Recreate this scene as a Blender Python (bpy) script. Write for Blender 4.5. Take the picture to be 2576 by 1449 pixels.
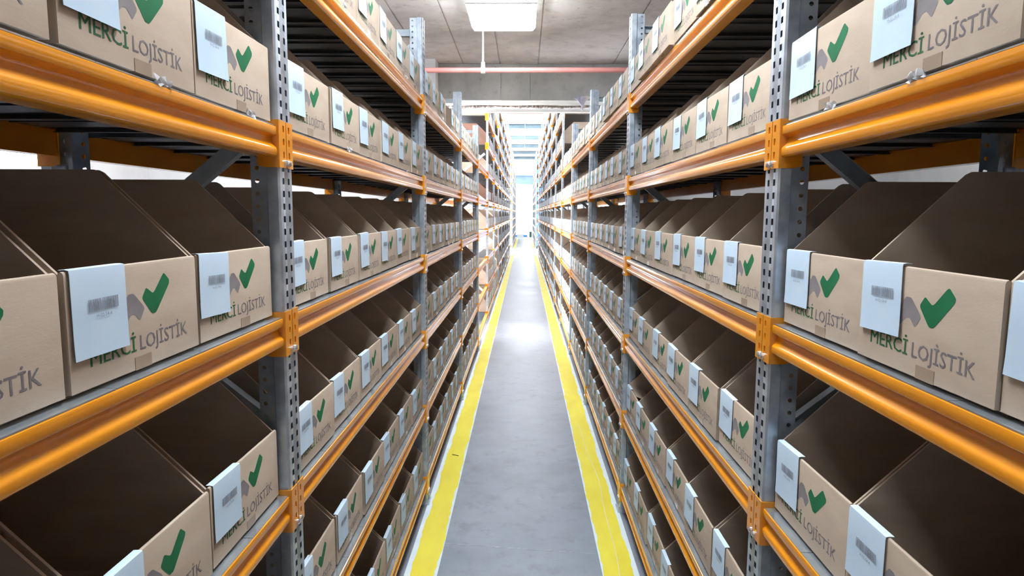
import bpy, math, random
from mathutils import Vector, Matrix

random.seed(7)
for o in list(bpy.data.objects):
    bpy.data.objects.remove(o)
S = bpy.context.scene
COL = S.collection

# ------------------------------------------------------------------ camera
CAM_H = 1.6
F_PX, PITCH, YAW, ROLL = 1643.5, 0.1134, -0.0183, 0.0049
cam_d = bpy.data.cameras.new('camera')
cam_d.sensor_fit = 'HORIZONTAL'
cam_d.sensor_width = 36.0
cam_d.lens = F_PX / 2576.0 * 36.0
cam_d.clip_start = 0.02
cam_d.clip_end = 200
cam = bpy.data.objects.new('camera', cam_d)
COL.objects.link(cam)
sy, cy = math.sin(YAW), math.cos(YAW)
sp, cp = math.sin(PITCH), math.cos(PITCH)
fw = Vector((sy*cp, cy*cp, -sp))
rt = Vector((cy, -sy, 0))
up = Vector((sy*sp, cy*sp, cp))
sr, cr = math.sin(ROLL), math.cos(ROLL)
rt2 = rt*cr + up*sr
up2 = up*cr - rt*sr
M = Matrix((rt2, up2, -fw)).transposed().to_4x4()
M.translation = Vector((0, 0, CAM_H))
cam.matrix_world = M
S.camera = cam

# ------------------------------------------------------------------ world, exposure
W = bpy.data.worlds.new('world')
S.world = W
W.use_nodes = True
W.node_tree.nodes['Background'].inputs[0].default_value = (0.86, 0.93, 1.0, 1)
W.node_tree.nodes['Background'].inputs[1].default_value = 1.0
S.view_settings.view_transform = 'Standard'
S.view_settings.look = 'None'
S.view_settings.gamma = 1.0
S.view_settings.use_curve_mapping = False
S.view_settings.exposure = 0.55

# powers of the place's own lamps (used in their builders below)
PANEL_E = 44.0          # near hall opal ceiling panels (emission)
SIDE_E = 45.0           # neighbouring aisle panels
SKY_EMIT = 2.8          # translucent roof sheets of the far hall
DAY_EMIT = 14.0         # daylight in doors and windows

# ------------------------------------------------------------------ helpers
def tag(o, label=None, cat=None, group=None, kind=None):
    if label: o['label'] = label
    if cat: o['category'] = cat
    if group: o['group'] = group
    if kind: o['kind'] = kind
    return o

def empty(name, loc=(0, 0, 0), rz=0.0):
    o = bpy.data.objects.new(name, None)
    o.empty_display_size = 0.05
    COL.objects.link(o)
    o.location = loc
    o.rotation_euler = (0, 0, rz)
    return o

class MB:
    """collects faces and makes one mesh"""
    def __init__(s):
        s.v, s.f, s.m = [], [], []
    def face(s, pts, m=0):
        b = len(s.v)
        s.v += [tuple(p) for p in pts]
        s.f.append(tuple(range(b, b+len(pts))))
        s.m.append(m)
    def box(s, x0, x1, y0, y1, z0, z1, m=0):
        b = len(s.v)
        s.v += [(x0,y0,z0),(x1,y0,z0),(x1,y1,z0),(x0,y1,z0),(x0,y0,z1),(x1,y0,z1),(x1,y1,z1),(x0,y1,z1)]
        for q in ((0,3,2,1),(4,5,6,7),(0,1,5,4),(1,2,6,5),(2,3,7,6),(3,0,4,7)):
            s.f.append(tuple(b+i for i in q)); s.m.append(m)
    def prism(s, pts, a0, a1, axis='x', m=0):
        """pts: closed outline (p,q) counter-clockwise seen from +axis; extruded a0..a1"""
        n = len(pts); b = len(s.v)
        def P(a, p, q):
            return (a,p,q) if axis == 'x' else ((q,a,p) if axis == 'y' else (p,q,a))
        s.v += [P(a0,p,q) for p,q in pts] + [P(a1,p,q) for p,q in pts]
        s.f.append(tuple(b+i for i in range(n))[::-1]); s.m.append(m)
        s.f.append(tuple(b+n+i for i in range(n))); s.m.append(m)
        for i in range(n):
            j = (i+1) % n
            s.f.append((b+i, b+j, b+n+j, b+n+i)); s.m.append(m)
    def tube(s, p0, p1, r, n=12, m=0, cap=True):
        p0, p1 = Vector(p0), Vector(p1)
        d = (p1-p0).normalized()
        a = d.orthogonal().normalized(); c = d.cross(a)
        b = len(s.v)
        for p in (p0, p1):
            for i in range(n):
                t = 2*math.pi*i/n
                s.v.append(tuple(p + (a*math.cos(t)+c*math.sin(t))*r))
        for i in range(n):
            j = (i+1) % n
            s.f.append((b+i, b+j, b+n+j, b+n+i)); s.m.append(m)
        if cap:
            s.f.append(tuple(b+i for i in range(n))[::-1]); s.m.append(m)
            s.f.append(tuple(b+n+i for i in range(n))); s.m.append(m)
    def mesh(s, name, mats, smooth=None, weld=False):
        me = bpy.data.meshes.new(name)
        me.from_pydata(s.v, [], s.f)
        for mt in (mats if isinstance(mats, (list, tuple)) else [mats]):
            me.materials.append(mt)
        for p, mi in zip(me.polygons, s.m):
            p.material_index = mi
        if weld or smooth:
            import bmesh
            bm = bmesh.new(); bm.from_mesh(me)
            bmesh.ops.remove_doubles(bm, verts=bm.verts, dist=1e-5)
            if smooth:
                for f in bm.faces: f.smooth = True
                for e in bm.edges:
                    if len(e.link_faces) == 2:
                        e.smooth = e.calc_face_angle(0) < math.radians(smooth)
                    else:
                        e.smooth = False
            bm.to_mesh(me); bm.free()
        me.update()
        return me

def obj(name, me, parent=None, loc=(0,0,0), rot=(0,0,0), scale=None):
    o = bpy.data.objects.new(name, me)
    COL.objects.link(o)
    o.location = loc
    o.rotation_euler = rot
    if scale: o.scale = scale
    if parent: o.parent = parent
    return o

# ------------------------------------------------------------------ materials
def new_mat(name):
    m = bpy.data.materials.new(name)
    m.use_nodes = True
    nt = m.node_tree
    return m, nt, nt.nodes['Principled BSDF']

def noise_mat(name, c1, c2, scale=6, rough=0.6, metal=0.0, detail=4, lo=0.35, hi=0.65, bump=0.0,
              bscale=None, coat=0.0, spec=0.5, stretch=None, rnd=0.0, rvar=0.0):
    m, nt, b = new_mat(name)
    N, L = nt.nodes, nt.links
    tc = N.new('ShaderNodeTexCoord')
    src = tc.outputs['Object']
    if stretch or rnd:
        mp = N.new('ShaderNodeMapping')
        L.new(src, mp.inputs['Vector'])
        if stretch: mp.inputs['Scale'].default_value = stretch
        if rnd:
            oi = N.new('ShaderNodeObjectInfo')
            mu = N.new('ShaderNodeMath'); mu.operation = 'MULTIPLY'; mu.inputs[1].default_value = 37.0
            L.new(oi.outputs['Random'], mu.inputs[0])
            L.new(mu.outputs[0], mp.inputs['Location'])
        src = mp.outputs['Vector']
    n = N.new('ShaderNodeTexNoise')
    n.inputs['Scale'].default_value = scale
    n.inputs['Detail'].default_value = detail
    L.new(src, n.inputs['Vector'])
    r = N.new('ShaderNodeValToRGB')
    r.color_ramp.elements[0].position = lo; r.color_ramp.elements[0].color = (*c1, 1)
    r.color_ramp.elements[1].position = hi; r.color_ramp.elements[1].color = (*c2, 1)
    L.new(n.outputs['Fac'], r.inputs['Fac'])
    out = r.outputs['Color']
    if rnd:
        hs = N.new('ShaderNodeHueSaturation')
        mr = N.new('ShaderNodeMapRange')
        mr.inputs['To Min'].default_value = 1-rnd; mr.inputs['To Max'].default_value = 1+rnd
        L.new(oi.outputs['Random'], mr.inputs['Value'])
        L.new(mr.outputs[0], hs.inputs['Value'])
        L.new(out, hs.inputs['Color'])
        out = hs.outputs['Color']
    L.new(out, b.inputs['Base Color'])
    b.inputs['Roughness'].default_value = rough
    if rvar:
        mr2 = N.new('ShaderNodeMapRange')
        mr2.inputs['To Min'].default_value = rough-rvar; mr2.inputs['To Max'].default_value = rough+rvar
        L.new(n.outputs['Fac'], mr2.inputs['Value']); L.new(mr2.outputs[0], b.inputs['Roughness'])
    b.inputs['Metallic'].default_value = metal
    b.inputs['Specular IOR Level'].default_value = spec
    b.inputs['Coat Weight'].default_value = coat
    b.inputs['Coat Roughness'].default_value = 0.07
    if bump:
        n2 = N.new('ShaderNodeTexNoise')
        n2.inputs['Scale'].default_value = bscale or scale*6
        n2.inputs['Detail'].default_value = 3
        L.new(src, n2.inputs['Vector'])
        bp = N.new('ShaderNodeBump'); bp.inputs['Strength'].default_value = bump
        bp.inputs['Distance'].default_value = 0.004
        L.new(n2.outputs['Fac'], bp.inputs['Height']); L.new(bp.outputs[0], b.inputs['Normal'])
    return m

def emit_mat(name, col, strength):
    m, nt, b = new_mat(name)
    b.inputs['Base Color'].default_value = (0.9, 0.9, 0.9, 1)
    b.inputs['Emission Color'].default_value = (*col, 1)
    b.inputs['Emission Strength'].default_value = strength
    return m

M_CARD = noise_mat('cardboard', (0.455,0.368,0.29), (0.515,0.424,0.338), 9, 0.75, bump=0.05, bscale=120,
                   spec=0.25, stretch=(1,1,3), rnd=0.07)
M_ORANGE = noise_mat('orange_lacquer', (0.80,0.285,0.004), (0.87,0.33,0.008), 4, 0.22, coat=0.5, spec=0.5)
M_GALV = noise_mat('galvanised_steel', (0.40,0.47,0.56), (0.60,0.68,0.77), 22, 0.36, metal=0.6, rvar=0.12)
M_BRACE = noise_mat('brace_steel', (0.40,0.47,0.54), (0.52,0.60,0.67), 18, 0.45, metal=0.3)
M_DECK_LIT = noise_mat('deck_steel_lit', (0.50,0.58,0.66), (0.66,0.74,0.82), 14, 0.22, metal=0.8)  # same deck steel, with the lamp gleam on its front edge painted in
M_DECK = noise_mat('deck_steel', (0.06,0.07,0.08), (0.11,0.125,0.14), 14, 0.42, metal=0.5, rvar=0.1)  # deck steel darkened: the shade under the shelves is put into the colour
M_BOLT = noise_mat('zinc_bolt', (0.65,0.66,0.68), (0.8,0.8,0.82), 30, 0.25, metal=0.9)
M_PAPER = noise_mat('label_paper', (0.60,0.78,0.97), (0.65,0.82,0.99), 12, 0.55, spec=0.3)
M_INK = noise_mat('barcode_ink', (0.20,0.22,0.26), (0.28,0.30,0.35), 60, 0.6)
M_GREEN = noise_mat('green_print', (0.006,0.145,0.055), (0.018,0.20,0.085), 10, 0.6, spec=0.25, stretch=(1,1,2))
M_GREENTXT = noise_mat('green_lettering', (0.014,0.105,0.04), (0.045,0.155,0.07), 40, 0.65, spec=0.2)
M_GREY = noise_mat('grey_print', (0.235,0.215,0.235), (0.33,0.305,0.315), 12, 0.65, spec=0.2)
M_GREYTXT = noise_mat('grey_lettering', (0.175,0.155,0.175), (0.26,0.235,0.245), 40, 0.65, spec=0.2)
M_TAPE = noise_mat('packing_tape', (0.36,0.275,0.205), (0.40,0.31,0.232), 20, 0.22, spec=0.5)
M_WHITE = noise_mat('white_paint', (0.74,0.74,0.75), (0.82,0.82,0.82), 3, 0.7)
M_PIPE = noise_mat('pink_pipe', (0.62,0.25,0.23), (0.70,0.32,0.30), 5, 0.4)
M_YELLOW = noise_mat('yellow_floor_paint', (0.76,0.65,0.02), (0.86,0.78,0.05), 7, 0.5, lo=0.3, hi=0.7,
                     bump=0.1, bscale=60, stretch=(1,0.35,1))
M_TAPEWHITE = noise_mat('white_floor_tape', (0.66,0.80,0.90), (0.76,0.88,0.95), 9, 0.55)
M_ROOFBEAM = noise_mat('roof_steel', (0.07,0.115,0.14), (0.10,0.15,0.18), 3, 0.5)
M_BLUE = noise_mat('blue_paint', (0.03,0.16,0.62), (0.05,0.22,0.72), 5, 0.4)
M_DKGREEN = noise_mat('dark_green_plastic', (0.01,0.06,0.04), (0.02,0.09,0.06), 8, 0.5)
M_PANEL = emit_mat('lamp_diffuser', (0.90,0.955,1.0), PANEL_E)
M_PANEL_SIDE = emit_mat('lamp_diffuser_side_aisle', (0.95,0.97,1.0), SIDE_E)
M_PANEL_DIM = emit_mat('lamp_diffuser_dim', (0.93,0.97,1.0), PANEL_E*.38)
M_CEIL_FILL = emit_mat('ceiling_fill_glow', (0.95,0.97,1.0), PANEL_E*.04)  # added glow on top of the panels, only there to brighten the ceiling
M_SKYL = emit_mat('skylight_sheet', (0.93,0.97,1.0), SKY_EMIT)
M_DAY = emit_mat('daylight_pane', (0.92,0.97,1.0), DAY_EMIT)

def plastic_mat():
    m, nt, b = new_mat('clear_plastic')
    b.inputs['Base Color'].default_value = (0.85,0.88,0.92,1)
    b.inputs['Roughness'].default_value = 0.12
    b.inputs['Transmission Weight'].default_value = 0.55
    b.inputs['IOR'].default_value = 1.25
    n = nt.nodes.new('ShaderNodeTexNoise'); n.inputs['Scale'].default_value = 40
    bp = nt.nodes.new('ShaderNodeBump'); bp.inputs['Strength'].default_value = 0.3
    nt.links.new(n.outputs['Fac'], bp.inputs['Height']); nt.links.new(bp.outputs[0], b.inputs['Normal'])
    return m
M_PLASTIC = plastic_mat()

def concrete_mat(name, dark, mid, light, stain, s1=0.9, rough=0.75, rv=0.1, pits=0.0, bump=0.25):
    m, nt, b = new_mat(name)
    N, L = nt.nodes, nt.links
    tc = N.new('ShaderNodeTexCoord')
    n1 = N.new('ShaderNodeTexNoise'); n1.inputs['Scale'].default_value = s1; n1.inputs['Detail'].default_value = 8
    n1.inputs['Roughness'].default_value = 0.62
    L.new(tc.outputs['Object'], n1.inputs['Vector'])
    r = N.new('ShaderNodeValToRGB'); e = r.color_ramp.elements
    e[0].position = 0.30; e[0].color = (*dark,1); e[1].position = 0.72; e[1].color = (*light,1)
    k = e.new(0.5); k.color = (*mid,1)
    L.new(n1.outputs['Fac'], r.inputs['Fac'])
    n2 = N.new('ShaderNodeTexNoise'); n2.inputs['Scale'].default_value = s1*7; n2.inputs['Detail'].default_value = 6
    n2.inputs['Roughness'].default_value = 0.7
    L.new(tc.outputs['Object'], n2.inputs['Vector'])
    r2 = N.new('ShaderNodeValToRGB'); r2.color_ramp.elements[0].position = 0.52; r2.color_ramp.elements[1].position = 0.74
    r2.color_ramp.elements[0].color = (0,0,0,1); r2.color_ramp.elements[1].color = (1,1,1,1)
    L.new(n2.outputs['Fac'], r2.inputs['Fac'])
    sc = N.new('ShaderNodeMath'); sc.operation = 'MULTIPLY'; sc.inputs[1].default_value = 0.75
    L.new(r2.outputs['Color'], sc.inputs[0])
    mx = N.new('ShaderNodeMixRGB'); L.new(sc.outputs[0], mx.inputs['Fac'])
    L.new(r.outputs['Color'], mx.inputs['Color1']); mx.inputs['Color2'].default_value = (*stain,1)
    out = mx.outputs['Color']
    if pits:
        vo = N.new('ShaderNodeTexVoronoi'); vo.inputs['Scale'].default_value = pits
        L.new(tc.outputs['Object'], vo.inputs['Vector'])
        rp = N.new('ShaderNodeValToRGB'); rp.color_ramp.elements[0].position = 0.05; rp.color_ramp.elements[1].position = 0.10
        rp.color_ramp.elements[0].color = (1,1,1,1); rp.color_ramp.elements[1].color = (0,0,0,1)
        L.new(vo.outputs['Distance'], rp.inputs['Fac'])
        mm = N.new('ShaderNodeMath'); mm.operation = 'MULTIPLY'
        L.new(rp.outputs['Color'], mm.inputs[0]); L.new(n2.outputs['Fac'], mm.inputs[1])
        mx2 = N.new('ShaderNodeMixRGB'); L.new(mm.outputs[0], mx2.inputs['Fac'])
        L.new(out, mx2.inputs['Color1']); mx2.inputs['Color2'].default_value = (*[c*0.35 for c in dark],1)
        out = mx2.outputs['Color']
    L.new(out, b.inputs['Base Color'])
    mr = N.new('ShaderNodeMapRange'); mr.inputs['To Min'].default_value = rough-rv; mr.inputs['To Max'].default_value = rough+rv
    L.new(n1.outputs['Fac'], mr.inputs['Value']); L.new(mr.outputs[0], b.inputs['Roughness'])
    bp = N.new('ShaderNodeBump'); bp.inputs['Strength'].default_value = bump; bp.inputs['Distance'].default_value = 0.01
    L.new(n2.outputs['Fac'], bp.inputs['Height']); L.new(bp.outputs[0], b.inputs['Normal'])
    return m
M_CONC = concrete_mat('ceiling_concrete', (0.42,0.405,0.39), (0.60,0.585,0.565), (0.72,0.705,0.69), (0.36,0.345,0.33), 1.1, 0.85, 0.08, pits=9)
M_LINTEL = concrete_mat('lintel_concrete', (0.34,0.35,0.34), (0.48,0.49,0.48), (0.58,0.585,0.575), (0.36,0.36,0.35), 1.6, 0.85, 0.08, pits=7)
M_FLOOR = concrete_mat('floor_concrete', (0.150,0.190,0.245), (0.235,0.283,0.350), (0.325,0.375,0.44), (0.165,0.183,0.22), 1.1, 0.40, 0.14, pits=0, bump=0.08)
M_BROKEN = concrete_mat('broken_concrete', (0.16,0.14,0.12), (0.30,0.27,0.25), (0.5,0.46,0.43), (0.2,0.15,0.12), 6, 0.9, 0.05)

# ------------------------------------------------------------------ setting
def struct(name, mb, mat, parent=None, smooth=None):
    o = obj(name, mb.mesh(name, mat, smooth), parent)
    if not parent: o['kind'] = 'structure'
    return o

CEIL = 3.42
Y_WALL0, Y_WALL1 = 8.25, 8.76        # partition with the big opening
Y_END = 46.0
XW = 4.6                             # side walls
m = MB(); m.box(-XW-.2, XW+.2, -5.2, Y_END+6, -0.2, 0.0)
struct('floor', m, M_FLOOR)
m = MB(); m.box(-XW-.2, XW+.2, -5.2, Y_WALL1, CEIL+0.012, CEIL+0.2)
ceil = struct('ceiling', m, M_CONC)
joints = [-XW-.2, -3.95, -3.03, -2.12, -1.67, -1.22, -0.76, -0.31, 0.155, 1.07, 1.98, 2.9, 3.8, XW+.2]
for a, b in zip(joints[:-1], joints[1:]):
    for y0, y1 in ((-5.2, -1.6), (-1.6, 2.9), (2.9, Y_WALL0)):
        m = MB(); dz = random.uniform(-.002, .002)
        m.box(a+.007, b-.007, y0+.004, y1-.004, CEIL+dz, CEIL+0.02)
        obj('formwork_panel', m.mesh('formwork_panel', M_CONC), ceil)
m = MB(); m.box(-XW-.2, XW+.2, -5.4, -5.2, 0, CEIL+.2); struct('wall_back', m, M_WHITE)

# left wall with a window opening, right wall plain
WY0, WY1, WZ0, WZ1 = 5.72, 6.55, 2.02, 2.30
m = MB()
m.box(-XW-.2, -XW, -5.2, WY0, 0, CEIL+.2); m.box(-XW-.2, -XW, WY1, Y_END, 0, 5.6)
m.box(-XW-.2, -XW, WY0, WY1, 0, WZ0); m.box(-XW-.2, -XW, WY0, WY1, WZ1, CEIL+.2)
struct('wall_left', m, M_WHITE)
m = MB(); m.box(-XW-.12, -XW-.10, WY0, WY1, WZ0, WZ1)
w = struct('window_1', m, M_DAY)
m = MB()
for a in ((WY0, WY0+.03, WZ0, WZ1), (WY1-.03, WY1, WZ0, WZ1), (WY0, WY1, WZ0, WZ0+.03), (WY0, WY1, WZ1-.03, WZ1)):
    m.box(-XW-.10, -XW-.04, *a)
obj('window_frame', m.mesh('window_frame', M_WHITE), w)
m = MB(); m.box(XW, XW+.2, -5.2, Y_END, 0, 5.6); struct('wall_right', m, M_WHITE)

# partition between the halls: two side piers and the deep concrete lintel
m = MB(); m.box(-XW, -1.07, Y_WALL0-.25, Y_WALL0+.15, 0, CEIL+.1); struct('wall_partition_left', m, M_WHITE)
m = MB(); m.box(1.42, XW, Y_WALL0-.02, Y_WALL0+.3, 0, CEIL+.1); struct('wall_partition_right', m, M_WHITE)
m = MB(); m.box(-XW, XW, Y_WALL1-.2, Y_WALL1, CEIL, 5.6); struct('wall_above_lintel', m, M_WHITE)
LZ = 2.985
lint = MB()
lint.box(-1.07, 1.42, Y_WALL0+.01, Y_WALL1, LZ+.004, CEIL+.1); lint.box(-XW, -1.07, Y_WALL0+.15, Y_WALL1, LZ+.004, CEIL+.1); lint.box(1.42, XW, Y_WALL0+.3, Y_WALL1, LZ+.004, CEIL+.1)
lo = struct('wall_lintel', lint, M_LINTEL)
for a, b, d in ((-1.07, -0.30, 0.0), (-0.30, 0.06, 0.006), (0.06, 1.42, 0.0)):
    m = MB(); m.box(a+.003, b-.003, Y_WALL0+d, Y_WALL0+.02, LZ, CEIL-.004)
    obj('cast_panel', m.mesh('cast_panel', M_LINTEL), lo)
# broken lower back edge of the lintel
m = MB(); n = 170; hh = .02; dx = 2.48/n; prev = None
for i in range(n+1):
    x = -1.065+i*dx
    hh += random.uniform(-.006, .006)+(.018-hh)*.12
    hh = min(max(hh, .003), .045)
    yo = Y_WALL1-.10+random.uniform(-.007, .007)+.02*math.sin(i*.13)
    cur = [(x, yo, LZ+.006), (x, yo+.006, LZ-hh*.6), (x, yo+.03, LZ-hh), (x, Y_WALL1-.01, LZ-hh*.55), (x, Y_WALL1-.004, LZ+.006)]
    if prev:
        for k in range(4):
            m.face([prev[k], prev[k+1], cur[k+1], cur[k]])
    prev = cur
e = obj('broken_edge', m.mesh('broken_edge', M_BROKEN), lo); e['label'] = 'ragged broken concrete along the lintel underside'
# steel angle just behind the lintel
m = MB(); m.box(-1.3, 1.42, 8.84, 8.93, 2.935, 2.975); m.box(-1.3, 1.42, 8.92, 8.93, 2.975, 3.04)
struct('trim_1', m, M_WHITE)

# far hall roof: translucent sheets between steel purlins
RZ = 5.15
m = MB(); m.box(-XW-.2, XW+.2, Y_WALL1-.2, Y_END+6, RZ+.34, RZ+.5)
roof = struct('ceiling_far', m, M_WHITE)
ys = [10.5, 14.6, 18.9, 23.1, 27.2, 31.2, 35.0, 38.6, 42.4, Y_END]
for i, (a, b) in enumerate(zip([Y_WALL1]+ys[:-1], ys)):
    for x0, x1 in ((-4.5, -2.3), (-2.2, -0.02), (0.02, 2.2), (2.3, 4.5)):
        m = MB(); m.box(x0, x1, a+.06, b-.06, RZ+.28, RZ+.30)
        obj('skylight_sheet', m.mesh('skylight_sheet', M_SKYL), roof)
for y in ys[:-1]:
    m = MB()
    m.box(-XW, XW, y-.07, y+.07, RZ-.10, RZ-.08); m.box(-XW, XW, y-.07, y+.07, RZ+.06, RZ+.08)
    m.box(-XW, XW, y-.012, y+.012, RZ-.08, RZ+.06)
    obj('purlin', m.mesh('purlin', M_ROOFBEAM), roof)
for i, y in enumerate((21.0, 25.3, 29.3, 33.2)):
    r = empty('sprinkler_pipe', (0, y, RZ-.42))
    m = MB(); m.tube((-2.6, 0, 0), (2.6, 0, 0), 0.025, 10); obj('pipe', m.mesh('pipe', M_PIPE, 50), r)
    for x in (-2.0, 0.0, 2.0):
        m = MB(); m.tube((x, 0, .02), (x, 0, .70), 0.008, 6); obj('hanger_rod', m.mesh('hanger_rod', M_GALV), r)
    tag(r,
        'thin red pipe across the bright far hall, %s from the near hall' % ('first', 'second', 'third', 'fourth')[i],
        'pipe', 'red pipes under the far roof')

# far end wall with bright doorway
m = MB()
m.box(-XW, -0.80, Y_END, Y_END+.2, 0, 5.6); m.box(0.62, XW, Y_END, Y_END+.2, 0, 5.6); m.box(-0.80, 0.62, Y_END, Y_END+.2, 3.55, 5.6)
struct('wall_far', m, M_WHITE)
m = MB(); m.box(-XW, XW, Y_END-.12, Y_END-.02, 3.62, 4.25)
m.box(-XW, XW, Y_END-.16, Y_END-.02, 4.18, 4.25); m.box(-XW, XW, Y_END-.16, Y_END-.02, 3.62, 3.69)
struct('trim_2', m, noise_mat('blue_grey_steel', (0.16,0.24,0.42), (0.2,0.29,0.48), 2, 0.5))
m = MB(); m.box(-0.8, 0.62, Y_END+.5, Y_END+.55, 0.0, 3.6)
struct('door_1', m, M_DAY)
r = empty('door_leaf', (-0.27, Y_END-.55, 0))
tag(r, 'tall white door leaf with blue foot band at the far end of the aisle', 'door')
m = MB(); m.box(-.50, .50, 0, .06, .13, 3.5); m.box(-.46, .46, -.012, 0, .3, 3.4)
obj('leaf', m.mesh('leaf', M_WHITE), r)
m = MB(); m.box(-.50, .50, -.02, .05, .0, .128); obj('foot_band', m.mesh('foot_band', M_BLUE), r)
m = MB(); m.box(-.22, .22, -.03, -.021, .02, .09); obj('plate', m.mesh('plate', M_WHITE), r)
r = empty('waste_bin', (0.43, Y_END-1.0, 0))
tag(r, 'small dark green bin beside the far door', 'bin')
m = MB(); m.prism([(.085*math.cos(t*math.pi/5), .085*math.sin(t*math.pi/5)) for t in range(10)], 0.0, .34, 'z')
obj('bin_body', m.mesh('bin_body', M_DKGREEN), r)
m = MB(); m.prism([(.095*math.cos(t*math.pi/5), .095*math.sin(t*math.pi/5)) for t in range(10)], .34, .38, 'z')
obj('bin_rim', m.mesh('bin_rim', M_DKGREEN), r)

# ------------------------------------------------------------------ lamps
def area(name, parent, loc, sx, sy_, power, col=(0.95, 0.975, 1.0), rot=(0,0,0)):
    l = bpy.data.lights.new(name, 'AREA'); l.shape = 'RECTANGLE'
    l.size = sx; l.size_y = sy_; l.energy = power; l.color = col
    o = bpy.data.objects.new(name, l); COL.objects.link(o)
    o.location = loc; o.rotation_euler = rot
    if parent: o.parent = parent
    return o
def panel_light(x, y, label, mat, group='square ceiling light panels'):
    r = empty('ceiling_light', (x, y, CEIL))
    tag(r, label, 'ceiling light', group)
    m = MB(); wx, wy = .29, .345
    m.box(-wx, wx, -wy, wy, -.135, -.128)
    for a, b in ((-1,-1),(-1,1),(1,-1),(1,1)):
        m.tube((a*.2, b*.25, -.128), (a*.2, b*.25, -.003), .004, 6)
    obj('frame', m.mesh('lamp_frame', M_WHITE), r)
    m = MB(); m.box(-wx+.03, wx-.03, -wy+.03, wy-.03, -.1275, -.122)
    obj('ceiling_fill', m.mesh('ceiling_fill', M_CEIL_FILL), r)  # added fill surface for the ceiling, unseen from the aisle
    m = MB()
    a, b, c = wx-.004, wy-.004, .022
    lo_, hi_ = -.168, -.1355
    T = [(-a,-b,hi_),(a,-b,hi_),(a,b,hi_),(-a,b,hi_)]; B = [(-a+c,-b+c,lo_),(a-c,-b+c,lo_),(a-c,b-c,lo_),(-a+c,b-c,lo_)]
    m.face(B[::-1])
    for i in range(4):
        k = (i+1) % 4
        m.face([B[i], B[k], T[k], T[i]])
    obj('diffuser', m.mesh('diffuser', mat), r)
    return r
panel_light(-0.20, 5.85, 'lit square ceiling light panel above the aisle, before the concrete lintel', M_PANEL)
panel_light(-0.05, 1.7, 'lit ceiling light panel above the aisle just past the camera', M_PANEL)
panel_light(-0.45, -1.5, 'dim ceiling light panel behind the camera', M_PANEL_DIM)
panel_light(-2.9, 2.2, 'lit ceiling light panel behind the left rack, near one', M_PANEL_SIDE)
panel_light(-2.9, 5.9, 'lit ceiling light panel behind the left rack, far one', M_PANEL_SIDE)
panel_light(2.9, 4.2, 'lit ceiling light panel behind the right rack', M_PANEL_DIM)
# daylight doors of the cross aisle in the far hall
for s, nm in ((-1, 'door_2'), (1, 'door_3')):
    m = MB(); x0 = s*(XW-.03); m.box(min(x0, x0+s*.02), max(x0, x0+s*.02), 26.2, 29.4, 0.1, 4.2)
    d = struct(nm, m, M_DAY)
m = MB(); m.box(-XW+.01, -XW+.03, 9.1, 12.4, 0.1, 3.2); struct('door_4', m, M_DAY)
area('daylight_side', None, (-XW+.1, 10.7, 1.7), 3.0, 3.2, 800, rot=(0, math.radians(-90), 0))
area('daylight_left', None, (-XW+.1, 27.8, 2.2), 3.2, 4.0, 500, rot=(0, math.radians(-90), 0))
area('daylight_right', None, (XW-.1, 27.8, 2.2), 3.2, 4.0, 500, rot=(0, math.radians(90), 0))

# ------------------------------------------------------------------ pipe under the near ceiling
r = empty('ceiling_pipe', (0, 6.75, 0))
tag(r, 'pink horizontal pipe hung under the concrete ceiling in front of the lintel', 'pipe')
m = MB(); m.tube((-4.5, 0, 3.018), (4.5, 0, 3.038), .026, 16); obj('pipe', m.mesh('pipe', M_PIPE, 50), r)
for x in (-.425,):
    m = MB(); m.tube((x, 0, 3.07), (x, 0, CEIL), .011, 10)
    obj('hanger_rod', m.mesh('hanger_rod', M_WHITE, 50), r)
    m = MB(); m.tube((x-.022, 0, 3.027), (x+.022, 0, 3.027), .034, 14); m.tube((x, 0, 3.05), (x, 0, 3.105), .021, 10)
    obj('pipe_clamp', m.mesh('pipe_clamp', M_WHITE, 50), r)
# torn plastic scrap on the lintel edge
m = MB()
P = [(0,0,0),(.07,.0,.03),(.16,0,.035),(.21,-.01,.01),(.15,-.02,-.02),(.12,-.03,-.07),(.10,-.03,-.15),(.075,-.02,-.07),(.04,-.02,-.02)]
mm = MB()
n = len(P)
mm.face([(p[0], p[1], p[2]) for p in P]); mm.face([(p[0], p[1]+.012, p[2]) for p in P][::-1])
for i in range(n):
    j = (i+1) % n
    mm.face([(P[i][0],P[i][1],P[i][2]), (P[i][0],P[i][1]+.012,P[i][2]), (P[j][0],P[j][1]+.012,P[j][2]), (P[j][0],P[j][1],P[j][2])])
o = obj('torn_scrap', mm.mesh('torn_scrap', noise_mat('torn_plastic', (0.16,0.2,0.5), (0.75,0.7,0.68), 9, 0.4)), None, (0.60, 8.215, 3.00))
tag(o, 'torn blue and white plastic scrap hanging from the lintel edge', 'plastic scrap')

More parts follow.
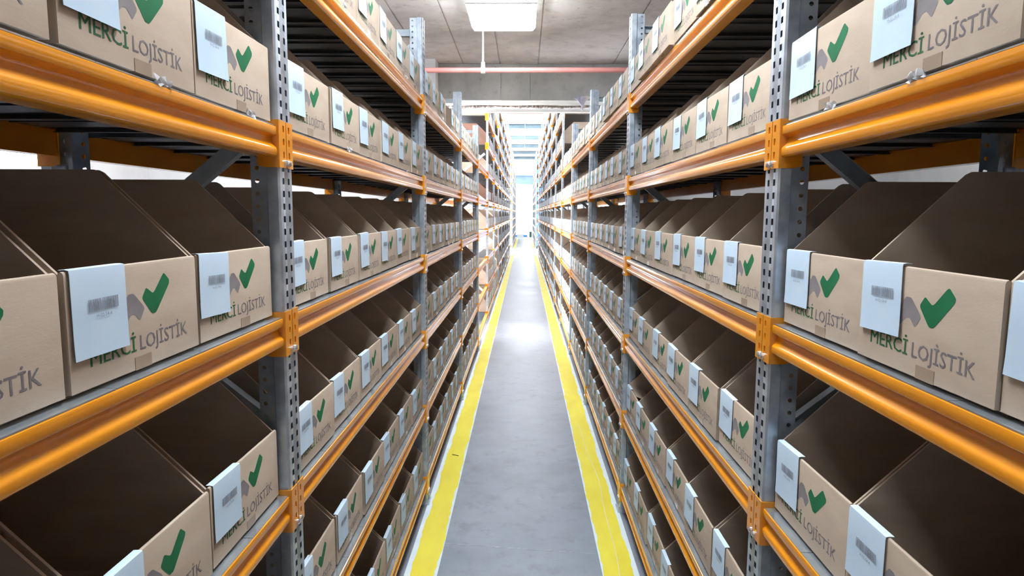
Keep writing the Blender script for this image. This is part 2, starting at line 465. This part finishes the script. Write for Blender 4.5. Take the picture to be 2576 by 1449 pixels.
# ------------------------------------------------------------------ floor markings
def ragged_strip(x0, x1, y0, y1, z0, z1, amp, step, seed):
    rnd = random.Random(seed)
    m = MB(); n = int((y1-y0)/step)
    L, R = [], []
    ph = [rnd.uniform(0, 6) for _ in range(6)]
    for i in range(n+1):
        y = y0+(y1-y0)*i/n
        L.append((x0+amp*(.5*math.sin(y*7+ph[0])+.4*math.sin(y*19+ph[1])+.5*rnd.uniform(-1, 1)), y))
        R.append((x1+amp*(.5*math.sin(y*8+ph[2])+.4*math.sin(y*17+ph[3])+.5*rnd.uniform(-1, 1)), y))
    for i in range(n):
        a, b, c, d = L[i], R[i], R[i+1], L[i+1]
        m.face([(a[0],a[1],z1), (b[0],b[1],z1), (c[0],c[1],z1), (d[0],d[1],z1)])
        m.face([(a[0],a[1],z0), (a[0],a[1],z1), (d[0],d[1],z1), (d[0],d[1],z0)])
        m.face([(b[0],b[1],z1), (b[0],b[1],z0), (c[0],c[1],z0), (c[0],c[1],z1)])
    return m
for s, xs, nm in ((-1, (-.524, -.500, -.386, -.377), 'left'), (1, (.360, .368, .500, .524), 'right')):
    r = empty('floor_line', (0, 0, 0))
    tag(r, 'yellow painted floor line with white tape edges along the foot of the %s rack' % nm, 'floor line', 'painted aisle lines')
    m = MB(); m.box(xs[0], xs[3], 0.6, 25.6, 0.0003, 0.0018)
    obj('white_tape', m.mesh('white_tape', M_TAPEWHITE), r)
    m = ragged_strip(xs[1], xs[2], 0.6, 25.6, 0.0005, 0.0034, .0065, .035, 5+s)
    obj('yellow_paint', m.mesh('yellow_paint', M_YELLOW), r)
    m = ragged_strip(xs[1], xs[2], 30.4, 43, 0.0005, 0.0034, .003, .3, 15+s)
    obj('yellow_paint', m.mesh('yellow_paint', M_YELLOW), r)
    if s > 0:
        m = MB(); prev = None
        for i in range(60):
            y = 2.2+i*.045
            x = .445+.018*math.sin(y*2.1)+.006*math.sin(y*7)-.006*(y-2.2)
            if prev: m.tube((prev[0], prev[1], .0045), (x, y, .0045), .0016, 5)
            prev = (x, y)
        o = obj('string', m.mesh('string', M_WHITE)); tag(o, 'thin pale string lying on the right yellow floor line', 'string')
m = MB(); m.tube((-.468, 4.185, .006), (-.425, 4.165, .006), .0022, 6)
o = obj('floor_splinter', m.mesh('floor_splinter', M_DECK)); tag(o, 'small dark splinter lying on the left yellow floor line', 'splinter')

m = MB(); rnd = random.Random(4); prev = None
for i in range(25):
    p = (-.375+i*.0306, 3.02-i*.0035+rnd.uniform(-.004, .004))
    if prev: m.box(prev[0], p[0], min(prev[1], p[1])-.0006, max(prev[1], p[1])+.0006, .0002, .0007)
    prev = p
o = obj('floor_seam', m.mesh('floor_seam', noise_mat('seam_filler', (0.30,0.34,0.39), (0.42,0.47,0.53), 40, 0.6))); tag(o, 'thin pale seam crossing the grey floor between the yellow lines', 'floor seam')

# ------------------------------------------------------------------ rack parts (local frame: X along run, front faces -Y, Z up)
PITCH_SLOT = 0.0275
def post_mesh(height=2.585, hw=.039, depth=.066):
    m = MB()
    xs = [-hw+.004, -.0215, -.0105, -.0045, .0045, .0105, .0215, hw-.004]
    groove = {3: .005, 4: .005}
    yv = lambda i: .004 if i in (3, 4) else 0.0
    n = int(height/PITCH_SLOT)
    zs = []
    for k in range(n):
        z = k*PITCH_SLOT
        zs += [(z, z+.007, False), (z+.007, z+.0205, True), (z+.0205, z+PITCH_SLOT, False)]
    zs.append((n*PITCH_SLOT, height, False))
    for z0, z1, slot in zs:
        for i in range(7):
            if slot and i in (1, 5): continue
            m.face([(xs[i],yv(i),z0), (xs[i+1],yv(i+1),z0), (xs[i+1],yv(i+1),z1), (xs[i],yv(i),z1)])
    for s in (-1, 1):
        P = [(s*(hw-.004), 0), (s*hw, .004), (s*hw, .026), (s*(hw-.010), .031)]
        for a, b in zip(P[:-1], P[1:]):
            q = [(a[0],a[1],0), (b[0],b[1],0), (b[0],b[1],height), (a[0],a[1],height)]
            m.face(q if s > 0 else q[::-1])
        # rear flange with round holes
        X = s*(hw-.010); y0, y1 = .031, depth; yc = (y0+y1)/2+.004; rr = .0048
        for k in range(n):
            z0, z1 = k*PITCH_SLOT, (k+1)*PITCH_SLOT; zc = (z0+z1)/2
            ring = [(yc+rr*math.cos(t*math.pi/4+math.pi/8), zc+rr*math.sin(t*math.pi/4+math.pi/8)) for t in range(8)]
            outer = [(y1,zc),(y1,z1),(yc,z1),(y0,z1),(y0,zc),(y0,z0),(yc,z0),(y1,z0)]
            for t in range(8):
                u = (t+1) % 8
                q = [(X,*outer[t]), (X,*outer[u]), (X,*ring[u if u else 0]), (X,*ring[t])]
                q = [(X,*outer[t]), (X,*outer[u]), (X,*ring[t])]
                q2 = [(X,*outer[u]), (X,*ring[u]), (X,*ring[t])]
                m.face(q if s > 0 else q[::-1]); m.face(q2 if s > 0 else q2[::-1])
        z0 = n*PITCH_SLOT
        m.face([(X,y0,z0),(X,y1,z0),(X,y1,height),(X,y0,height)])
    return m.mesh('upright', M_GALV, 35)
ME_POST = post_mesh()
def plate_mesh():
    m = MB(); m.box(-.05, .05, -.012, .08, 0.0005, .006)
    m.tube((.03, .0, .005), (.03, .0, .03), .007, 8); m.tube((-.03, .07, .005), (-.03, .07, .03), .007, 8)
    return m.mesh('base_plate', M_GALV)
ME_PLATE = plate_mesh()
BEAM_P = [(.0030,0),(.0008,-.0008),(0,-.0030),(0,-.0165),(.0008,-.0182),(.0105,-.0215),(.0125,-.0235),(.0128,-.0262),(.0105,-.0310),
          (.0098,-.0345),(.0078,-.0385),(.0030,-.0430),(.0008,-.0455),(0,-.0485),(.0001,-.0565),(.0014,-.0608),(.0045,-.0634),(.009,-.064),
          (.040,-.064),(.040,-.008),(.0085,-.008),(.0085,0)]
def beam_mesh(L):
    m = MB()
    # outline given front to back; prism 'x' expects ccw in (y,z)
    m.prism([(a, b) for a, b in BEAM_P], 0, L, 'x')
    return m.mesh('beam', M_ORANGE, 33)
def conn_mesh(s):
    m = MB()
    X = lambda v: s*v
    def q(pts):
        pts = [(s*p[0], p[1], p[2]) for p in pts]
        m.face(pts if s > 0 else pts[::-1])
    xs = [.0018, .0115, .0205, .0385]
    rows = [(0, -.010, 0), (-.010, -.0235, 1), (-.0235, -.0375, 0), (-.0375, -.051, 1), (-.051, -.065, 0),
            (-.065, -.0785, 1), (-.0785, -.097, 0)]
    yf, yb = -.0032, -.0006
    for zt, zb, sl in rows:
        for i in range(3):
            if sl and i == 1:
                # slot walls
                a, b = xs[1], xs[2]
                q([(a,yf,zb),(a,yb,zb),(a,yb,zt),(a,yf,zt)][::-1]); q([(b,yf,zb),(b,yf,zt),(b,yb,zt),(b,yb,zb)][::-1])
                q([(a,yf,zb),(b,yf,zb),(b,yb,zb),(a,yb,zb)][::1]); q([(a,yf,zt),(a,yb,zt),(b,yb,zt),(b,yf,zt)])
                continue
            q([(xs[i],yf,zb),(xs[i+1],yf,zb),(xs[i+1],yf,zt),(xs[i],yf,zt)])
    # chamfered foot of the front flange
    q([(.006,yf,-.100),(.0385,yf,-.100),(.0385,yf,-.097),(.0018,yf,-.097)])
    q([(.0018,yf,0),(.0018,yb,0),(.0018,yb,-.097),(.0018,yf,-.097)])
    q([(.0018,yf,-.097),(.0018,yb,-.097),(.006,yb,-.1),(.006,yf,-.1)])
    q([(.0018,yf,0),(.0385,yf,0),(.0385,yb,0),(.0018,yb,0)]); q([(.006,yb,-.1),(.0385,yb,-.1),(.0385,yf,-.1),(.006,yf,-.1)])
    q([(.0018,yb,0),(.0385,yb,0),(.0385,yb,-.097),(.0018,yb,-.097)])
    # rounded corner and side flange
    c = [(.0385,yf),(.0412,yf+.0008),(.0425,yf+.0035),(.0425,.030),(.0425,.046)]
    bot = [-.1, -.1, -.1, -.1, -.096]
    for i in range(4):
        a, b = c[i], c[i+1]
        q([(a[0],a[1],bot[i]),(b[0],b[1],bot[i+1]),(b[0],b[1],0),(a[0],a[1],0)])
    q([(.0396,.046,0),(.0396,.046,-.096),(.0396,.0,-.1),(.0396,.0,0)][::-1])
    q([(.0396,.046,0),(.0425,.046,0),(.0425,.046,-.096),(.0396,.046,-.096)][::-1])
    q([(.0385,yf,0),(.0412,yf+.0008,0),(.0425,yf+.0035,0),(.0425,.046,0),(.0396,.046,0),(.0396,yb,0)])
    q([(.0385,yf,-.1),(.0396,yb,-.1),(.0396,.03,-.1),(.0425,.03,-.1),(.0425,yf+.0035,-.1),(.0412,yf+.0008,-.1)])
    return m.mesh('connector', M_ORANGE, 40)
ME_CONN = {1: conn_mesh(1), -1: conn_mesh(-1)}
def bolt_mesh():
    m = MB()
    for y0, y1, r0, r1 in ((0, -.004, .0068, .0066), (-.004, -.0068, .0066, .0040)):
        n = 12
        A = [(r0*math.cos(2*math.pi*i/n), y0, r0*math.sin(2*math.pi*i/n)) for i in range(n)]
        B = [(r1*math.cos(2*math.pi*i/n), y1, r1*math.sin(2*math.pi*i/n)) for i in range(n)]
        for i in range(n):
            j = (i+1) % n
            m.face([A[i], A[j], B[j], B[i]])
        m.face(B)
    return m.mesh('bolt', M_BOLT, 50)
ME_BOLT = bolt_mesh()
DEPTH = 0.52
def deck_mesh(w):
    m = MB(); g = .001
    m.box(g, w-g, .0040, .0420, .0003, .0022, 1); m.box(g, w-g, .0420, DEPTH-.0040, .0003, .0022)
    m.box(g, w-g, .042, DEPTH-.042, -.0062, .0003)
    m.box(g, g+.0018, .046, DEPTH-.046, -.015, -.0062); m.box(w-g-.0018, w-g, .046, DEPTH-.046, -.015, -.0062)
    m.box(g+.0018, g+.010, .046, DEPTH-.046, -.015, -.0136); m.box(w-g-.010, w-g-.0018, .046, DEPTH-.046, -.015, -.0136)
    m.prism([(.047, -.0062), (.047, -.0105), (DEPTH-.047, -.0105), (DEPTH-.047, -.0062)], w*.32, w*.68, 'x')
    return m.mesh('deck_panel', [M_DECK, M_DECK_LIT])
def brace_mesh(a, b):
    """flat channel between two (y,z) points"""
    m = MB(); A, B = Vector(a), Vector(b); d = (B-A).normalized(); nrm = Vector((-d.y, d.x))*.0165
    P = [A-nrm, B-nrm, B+nrm, A+nrm]
    m.prism([tuple(p) for p in P], -.013, -.0115, 'x')
    for s in (-1, 1):
        Q0, Q1 = A+nrm*s, B+nrm*s; k = nrm*s*.1
        P = [Q0-k, Q1-k, Q1, Q0]
        if s < 0: P = P[::-1]
        m.prism([tuple(p) for p in P], -.0115, .010, 'x')
    return m.mesh('brace', M_BRACE)
FRONT_Y, REAR_Y = .050, DEPTH-.050
nodes = [(FRONT_Y, 2.46), (REAR_Y, 2.12), (FRONT_Y, 1.785), (REAR_Y, 1.45), (FRONT_Y, 1.115), (REAR_Y, .78), (FRONT_Y, .445), (REAR_Y, .12)]
ME_BRACES = [brace_mesh(a, b) for a, b in zip(nodes[:-1], nodes[1:])]
ME_BRACES += [brace_mesh((FRONT_Y-.005, 2.52), (REAR_Y+.005, 2.52)), brace_mesh((FRONT_Y-.005, .09), (REAR_Y+.005, .09))]

CT = [.160, .566, .975, 1.383, 1.796, 2.207]     # tops of the beam connectors
BEAM_DZ = .014

def build_rack(side, x0, posts, bays_decked, label, short_posts):
    """side -1: left of the aisle, +1: right.  posts: world y of the uprights."""
    rz = math.pi/2 if side < 0 else -math.pi/2
    root = empty('shelving_rack', (side*x0, 0, 0), rz)
    tag(root, label, 'shelving rack', 'orange and steel shelving racks')
    lx = lambda y: y if side < 0 else -y
    for i, y in enumerate(posts):
        if i >= short_posts: break
        for rear in (0, 1):
            p = obj('upright', ME_POST, root, (lx(y), DEPTH if rear else 0, .004), (0, 0, math.pi if rear else 0))
            obj('base_plate', ME_PLATE, p, (0, 0, -.004))
        for me in ME_BRACES:
            obj('brace', me, root, (lx(y), 0, 0))
    for i in range(len(posts)-1):
        a, b = sorted((lx(posts[i]), lx(posts[i+1])))
        L = b-a-.085
        bm = beam_mesh(L)
        dm = deck_mesh(L/10)
        for k, ct in enumerate(CT):
            for rear in (0, 1):
                if rear:
                    be = obj('beam', bm, root, (b-.0425, DEPTH-.0015, ct-BEAM_DZ), (0, 0, math.pi))
                else:
                    be = obj('beam', bm, root, (a+.0425, .0015, ct-BEAM_DZ))
                # connectors in the beam's own frame: start at local x = -.0425 (post centre), end at L+.0425
                for s, px in ((1, -.0425), (-1, L+.0425)):
                    obj('connector', ME_CONN[s], be, (px, -.0015, BEAM_DZ))
                    if not rear:
                        obj('bolt', ME_BOLT, be, (px+s*.0105, -.0047, BEAM_DZ-.089))
            if bays_decked[i]:
                for j in range(10):
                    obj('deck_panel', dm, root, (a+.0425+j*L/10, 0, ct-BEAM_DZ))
    return root

X0 = .526
PL = [-.585+2.034*k for k in range(6)]       # -0.585, 1.449, 3.483, 5.517, 7.551, 9.585
PR = [-.58+2.0*k for k in range(6)]          # -0.58, 1.42, 3.42, 5.42, 7.42, 9.42
build_rack(-1, X0, PL, [1,1,1,1,0], 'orange beamed steel shelving rack full of boxes along the left of the aisle', 5)
build_rack(1, X0, PR, [1,1,1,1,1], 'orange beamed steel shelving rack full of boxes along the right of the aisle', 5)

# ------------------------------------------------------------------ picking boxes
BW, BH, BD, BB = .312, .157, .465, .297     # width, front height, depth, back height
def carton_mesh():
    m = MB(); t = .0042; z0 = .0065
    # front panel with a rounded folded top edge
    pr = [(0, z0), (t*1.8, z0), (t*1.8, BH-.004), (t*1.55, BH-.0012), (t*.95, BH), (t*.3, BH-.0014), (0, BH-.0045)]
    m.prism(pr, -BW/2, BW/2, 'x')
    side = [(t*1.8, z0), (BD, z0), (BD, BB-.012), (BD-.012, BB), (.158, BB), (.150, BB-.004), (t*1.8, BH-.003)]
    m.prism(side, -BW/2, -BW/2+t, 'x'); m.prism(side, BW/2-t, BW/2, 'x')
    m.box(-BW/2+t, BW/2-t, BD-t, BD, z0, BB)
    m.box(-BW/2+t, BW/2-t, t*1.5, BD-t, z0, z0+t)
    # bottom flaps folded under, a little short of the edges
    m.box(-BW/2+.002, BW/2-.002, .014, BD*.30, .0024, .0064); m.box(-BW/2+.002, BW/2-.002, BD*.70, BD-.004, .0024, .0064)
    m.box(-BW/2+.004, -.0012, .020, BD-.006, .0, .0023); m.box(.0012, BW/2-.004, .020, BD-.006, .0, .0023)
    return m.mesh('carton', M_CARD, 30)
ME_CARTON = carton_mesh()
FX = lambda u: -BW/2+u*BW
FZ = lambda v: BH*(1-v)
def flat_poly(m, pts, mat, y=-.00025):
    m.face([(FX(u), y, FZ(v)) for u, v in pts][::-1], mat)
def round_poly(pts, r=.18, n=3):
    out = []; N = len(pts)
    for i in range(N):
        p, q, s = Vector(pts[i-1]), Vector(pts[i]), Vector(pts[(i+1) % N])
        a = q+(p-q)*r; b = q+(s-q)*r
        for k in range(n+1):
            t = k/n
            out.append(tuple(a*(1-t)**2+q*2*t*(1-t)+b*t*t))
    return out
def tri_fill(name, pts_list, mats, y=-.00025):
    import bmesh
    bm = bmesh.new()
    for pts, mi in pts_list:
        vs = [bm.verts.new((FX(u), y, FZ(v))) for u, v in pts]
        es = [bm.edges.new((vs[i], vs[(i+1) % len(vs)])) for i in range(len(vs))]
        g = bmesh.ops.triangle_fill(bm, edges=es, use_beauty=True)
        for f in g['geom']:
            if isinstance(f, bmesh.types.BMFace): f.material_index = mi
    for f in bm.faces:
        f.normal_update()
        if f.normal.y > 0: f.normal_flip()
    me = bpy.data.meshes.new(name); bm.to_mesh(me); bm.free()
    for mt in mats: me.materials.append(mt)
    return me
MK = lambda P: [(.59+(u-.58)*1.06, .305+(v-.305)*1.04) for u, v in P]
CHECK = round_poly(MK([(.496,.325),(.530,.238),(.584,.305),(.676,.128),(.720,.205),(.716,.245),(.600,.48),(.566,.48)]))
HILL = round_poly(MK([(.255,.47),(.325,.50),(.368,.525),(.410,.45),(.435,.448),(.474,.52),(.514,.413),(.436,.27),(.398,.27),(.350,.38),(.30,.33)]))
ME_CHECK = tri_fill('check_mark', [(CHECK, 0)], [M_GREEN])
ME_HILL = tri_fill('hill_mark', [(HILL, 0)], [M_GREY], -.0002)
def text_mesh(name, s, mat, x0, x1, zbase, cap, off, y=-.00025, bold=0.0):
    cu = bpy.data.curves.new(name, 'FONT')
    cu.body = s; cu.size = 1.0; cu.resolution_u = 2; cu.offset = off; cu.fill_mode = 'FRONT'
    o = bpy.data.objects.new(name, cu); COL.objects.link(o)
    bpy.context.view_layer.update()
    me = bpy.data.meshes.new_from_object(o.evaluated_get(bpy.context.evaluated_depsgraph_get()))
    bpy.data.objects.remove(o)
    xs = [v.co.x for v in me.vertices]
    # cap height from a plain letter
    capu = 0.73
    sx = (x1-x0)/(max(xs)-min(xs)); sz = cap/capu; mn = min(xs)
    for v in me.vertices:
        x, z = v.co.x, v.co.y
        v.co = (x0+(x-mn)*sx, y, zbase+z*sz)
    if bold:
        V = [tuple(v.co) for v in me.vertices]; F = [tuple(p.vertices) for p in me.polygons]; n0 = len(V)
        V2 = [(a-bold, b, c) for a, b, c in V]+[(a+bold, b-.00003, c) for a, b, c in V]
        F2 = F+[tuple(i+n0 for i in f) for f in F]
        me = bpy.data.meshes.new(name); me.from_pydata(V2, [], F2); me.update()
    me.materials.clear(); me.materials.append(mat)
    me.name = name
    return me
ME_T1 = text_mesh('green_lettering', 'MERC\u0130', M_GREENTXT, FX(.120), FX(.435), FZ(.790), .0219, 0.0, bold=.00045)
ME_T2 = text_mesh('grey_lettering', 'LOJ\u0130ST\u0130K', M_GREYTXT, FX(.468), FX(.885), FZ(.790), .0219, 0.0, bold=.0002)
# label card: hangs over the top edge of the front panel
LW, LH = .109, .110
def label_mesh():
    m = MB(); t = .0006
    prof = [(.011, .0012), (.003, .0016), (-.0012, .0006), (-.0020, -.004), (-.0022, -.05), (-.0024, -.09), (-.0032, -LH)]
    # outline thickness outward
    outer = [(a-(t if i >= 2 else 0), b+(t if i < 3 else 0)) for i, (a, b) in enumerate(prof)]
    for i in range(len(prof)-1):
        for (P, flip) in ((outer, False), (prof, True)):
            a, b = P[i], P[i+1]
            q = [(0, a[0], a[1]), (0, b[0], b[1]), (LW, b[0], b[1]), (LW, a[0], a[1])]
            m.face(q[::-1] if flip else q)
        for X in (0, LW):
            q = [(X, outer[i][0], outer[i][1]), (X, prof[i][0], prof[i][1]), (X, prof[i+1][0], prof[i+1][1]), (X, outer[i+1][0], outer[i+1][1])]
            m.face(q if X == 0 else q[::-1])
    a, b = outer[-1], prof[-1]
    m.face([(0, a[0], a[1]), (0, b[0], b[1]), (LW, b[0], b[1]), (LW, a[0], a[1])])
    return m.mesh('label_card', M_PAPER, 40)
ME_LABEL = label_mesh()
def barcode_mesh():
    m = MB(); rnd = random.Random(3); x = LW*.27; y = -.0037
    while x < LW*.82:
        w = rnd.choice((.0006, .0009, .0013, .0018)); 
        m.face([(x, y, -LH*.485), (x+w, y, -LH*.485), (x+w, y, -LH*.345), (x, y, -LH*.345)])
        x += w+rnd.choice((.0006, .0007, .0010))
    return m.mesh('barcode', M_INK)
ME_BARCODE = barcode_mesh()
ME_CODE = text_mesh('code_line', 'H-02-54-4', M_INK, LW*.40, LW*.68, -LH*.565, .0050, 0.0, y=-.0040)
def tape_mesh():
    m = MB()
    m.box(FX(.50), FX(.63), -.0006, 0, .0066, BH*.155)
    m.box(FX(.50), FX(.63), -.0006, .016, .0058, .0066)
    return m.mesh('tape', M_TAPE)
ME_TAPE = tape_mesh()
def scrap_mesh(seed):
    rnd = random.Random(seed); m = MB(); n = 5
    V = [[(i*.008-.02, -.002-rnd.uniform(0, .007), .011-j*.0045+rnd.uniform(-.004, .004)) for i in range(n+1)] for j in range(4)]
    for j in range(3):
        for i in range(n):
            q = [V[j][i], V[j+1][i], V[j+1][i+1], V[j][i+1]]
            m.face(q); m.face([(a, b+.0012, c) for a, b, c in q][::-1])
    return m.mesh('tape_scrap', M_PLASTIC)
ME_SCRAP = [scrap_mesh(i) for i in range(3)]

ORD = ['first', 'second', 'third', 'fourth', 'fifth', 'sixth', 'seventh']
LEV = ['bottom shelf', 'second shelf up', 'third shelf up', 'fourth shelf up', 'fifth shelf up', 'top shelf']
BAY = ['nearest bay', 'second bay', 'third bay', 'fourth bay', 'fifth bay']
NB = 6
def make_box(side, bay, lev, idx, y, front_x, label, detail=True, scrap=None, rz=0.0, dz=0.0):
    base = math.pi/2 if side < 0 else -math.pi/2
    z = CT[lev]-BEAM_DZ+.0023+dz
    r = empty('picking_box', (side*front_x, y, z), base+rz)
    tag(r, label, 'box', 'open cardboard picking boxes on the racks')
    obj('carton', ME_CARTON, r)
    obj('check_mark', ME_CHECK, r)
    obj('hill_mark', ME_HILL, r)
    obj('green_lettering', ME_T1, r)
    obj('grey_lettering', ME_T2, r)
    if random.random() < .8:
        obj('tape', ME_TAPE, r, (random.uniform(-.025, .012), 0, 0))
    lc = obj('label_card', ME_LABEL, r, (-BW/2+random.uniform(.001, .008), 0, BH+random.uniform(-.001, .0004)),
             (0, random.uniform(-.03, .03), 0), (random.uniform(.97, 1.03), 1, random.uniform(.95, 1.04)))
    obj('barcode', ME_BARCODE, lc)
    if detail:
        obj('code_line', ME_CODE, lc)
    if scrap is not None:
        sc = obj('tape_scrap', ME_SCRAP[scrap % 3], r, (random.uniform(-.05, .06), 0, 0))
        sc['label'] = 'crumpled clear tape end'
    return r

MISSING = {(-1, 2, 5, 3)}
for side, posts, sname, nbays in ((-1, PL, 'left', 4), (1, PR, 'right', 5)):
    for bay in range(nbays):
        y0, y1 = posts[bay]+.046, posts[bay+1]-.046
        pitch = (y1-y0)/NB
        for lev in range(6):
            for idx in range(NB):
                if (side, bay, lev, idx) in MISSING: continue
                if bay == 0 and (lev < 1 or idx < (2 if lev in (2, 3, 4) else 3)): continue
                y = y0+pitch*(idx+.5)+random.uniform(-.0018, .0018)
                fx = X0+(.017 if lev < 4 else .007)+random.uniform(-.001, .007)
                if lev == 5 and side > 0: fx -= random.uniform(.004, .026)
                if bay == 0:
                    lab = 'open cardboard box, %s, %s, %s, %s rack' % (
                        ('touching the first post', 'second before the first post', 'third before the first post', 'fourth before the first post')[NB-1-idx], LEV[lev], BAY[0], sname)
                else:
                    lab = 'open cardboard box, %s from the near end, %s, %s, %s rack' % (ORD[idx], LEV[lev], BAY[bay], sname)
                sc = None
                if lev in (3, 4, 5) and random.random() < .16: sc = random.randrange(3)
                if bay == 0 and lev == 4: sc = idx if idx > 3 else None
                bx = make_box(side, bay, lev, idx, y, fx, lab, detail=bay < 3, scrap=sc,
                         rz=random.uniform(-.006, .006))
                if (side, bay, lev, idx) == (1, 1, 1, 5):
                    m = MB(); m.prism([(.009, BH-.003), (.010, BH-.006), (.085, BH-.034), (.085, BH-.030)][::-1], -BW/2+.006, BW/2-.09, 'x')
                    f = obj('loose_flap', m.mesh('loose_flap', M_CARD), bx); f['label'] = 'loose flap folded into the box'

# ------------------------------------------------------------------ racks and boxes of the far hall
FZ_N = 9
FCT = [CT[0]+.409*k for k in range(FZ_N+1)]
FH = 4.55
def far_rack(side, x0, ystart, n, label):
    rz = math.pi/2 if side < 0 else -math.pi/2
    root = empty('shelving_rack', (side*x0, 0, 0), rz)
    tag(root, label, 'shelving rack', 'orange and steel shelving racks')
    lx = lambda y: y if side < 0 else -y
    pm = MB()
    pm.prism([(-.039,.004),(-.035,0),(.035,0),(.039,.004),(.039,.03),(.034,.03),(.034,.006),(-.034,.006),(-.034,.03),(-.039,.03)], 0.004, FH, 'z')
    pme = pm.mesh('upright', M_GALV)
    bme = beam_mesh(2.02-.085)
    cm = MB(); cm.box(-.0425, .0425, -.0035, .045, -.1, 0); cme = cm.mesh('connector', M_ORANGE)
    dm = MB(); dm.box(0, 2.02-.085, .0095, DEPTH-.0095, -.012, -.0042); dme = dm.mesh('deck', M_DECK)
    for i in range(n+1):
        y = ystart+2.02*i
        for rear in (0, 1):
            p = obj('upright', pme, root, (lx(y), DEPTH if rear else 0, 0), (0, 0, math.pi if rear else 0))
        for me in ME_BRACES[:7]:
            obj('brace', me, root, (lx(y), 0, 0))
    for i in range(n):
        a = min(lx(ystart+2.02*i), lx(ystart+2.02*(i+1)))
        for ct in FCT:
            be = obj('beam', bme, root, (a+.0425, .0015, ct-BEAM_DZ))
            obj('connector', cme, be, (-.0425, -.0015, BEAM_DZ))
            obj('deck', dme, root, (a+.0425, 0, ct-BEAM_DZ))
    return root
Y_FL, Y_FR = PL[5], PR[5]
far_rack(-1, .527, Y_FL, 8, 'tall steel rack on the left, beyond the concrete lintel')
far_rack(1, X0, Y_FR, 8, 'tall steel rack on the right, beyond the concrete lintel')
far_rack(-1, .555, 30.0, 6, 'farthest steel rack on the left, past the bright cross aisle')
far_rack(1, X0, 30.0, 6, 'farthest steel rack on the right, past the bright cross aisle')
m = MB(); rnd = random.Random(11)
for side, x0, ys_, n in ((-1, .527, Y_FL, 8), (1, X0, Y_FR, 8), (-1, .555, 30.0, 6), (1, X0, 30.0, 6)):
    for b in range(n):
        for ct in FCT:
            if rnd.random() < .04: continue
            for k in range(NB):
                if rnd.random() < .04: continue
                pitch = (2.02-.09)/NB
                yc = ys_+2.02*b+.045+pitch*(k+.5); hw = BW/2-.002
                xf = side*(x0+.012+rnd.uniform(0, .012)); z = ct-BEAM_DZ-.004
                X = lambda d: xf+side*d
                tall = BB
                cm = 0
                if side < 0 and ys_ < 20 and b in (0, 1, 2) and FCT.index(ct) in (4, 6) and not (b == 2 and k > 3): cm = 2
                if side > 0 and ys_ > 20 and b == 0 and k < 2: cm = 3
                m.box(min(xf, X(.006)), max(xf, X(.006)), yc-hw, yc+hw, z, z+BH, cm)
                for s in (-1, 1):
                    ya, yb = sorted((yc+s*hw, yc+s*(hw-.005)))
                    pr = [(X(.006), z), (X(BD), z), (X(BD), z+tall), (X(.15), z+tall), (X(.006), z+BH)]
                    V = [(p[0], ya, p[1]) for p in pr]; U = [(p[0], yb, p[1]) for p in pr]
                    m.face(V if side > 0 else V[::-1], cm); m.face(U[::-1] if side > 0 else U, cm)
                m.face([(X(BD), yc-hw, z), (X(BD), yc+hw, z), (X(BD), yc+hw, z+tall), (X(BD), yc-hw, z+tall)])
                m.face([(xf, yc-hw, z), (X(BD), yc-hw, z), (X(BD), yc+hw, z), (xf, yc+hw, z)])
                # label card proud of the front
                la, lb = (yc-hw+.005, yc-hw+.14) if side < 0 else (yc+hw-.14, yc+hw-.005)
                xa = xf-side*.003
                m.box(min(xf, xa), max(xf, xa), la, lb, z+.035, z+BH+.002, 1)
o = obj('far_boxes', m.mesh('far_boxes', [M_CARD, M_PAPER, noise_mat('brown_board', (0.20,0.105,0.075), (0.26,0.14,0.10), 8, 0.7), M_BLUE]))
tag(o, 'rows of small cardboard boxes filling the far racks beyond the lintel', 'boxes', kind='stuff')
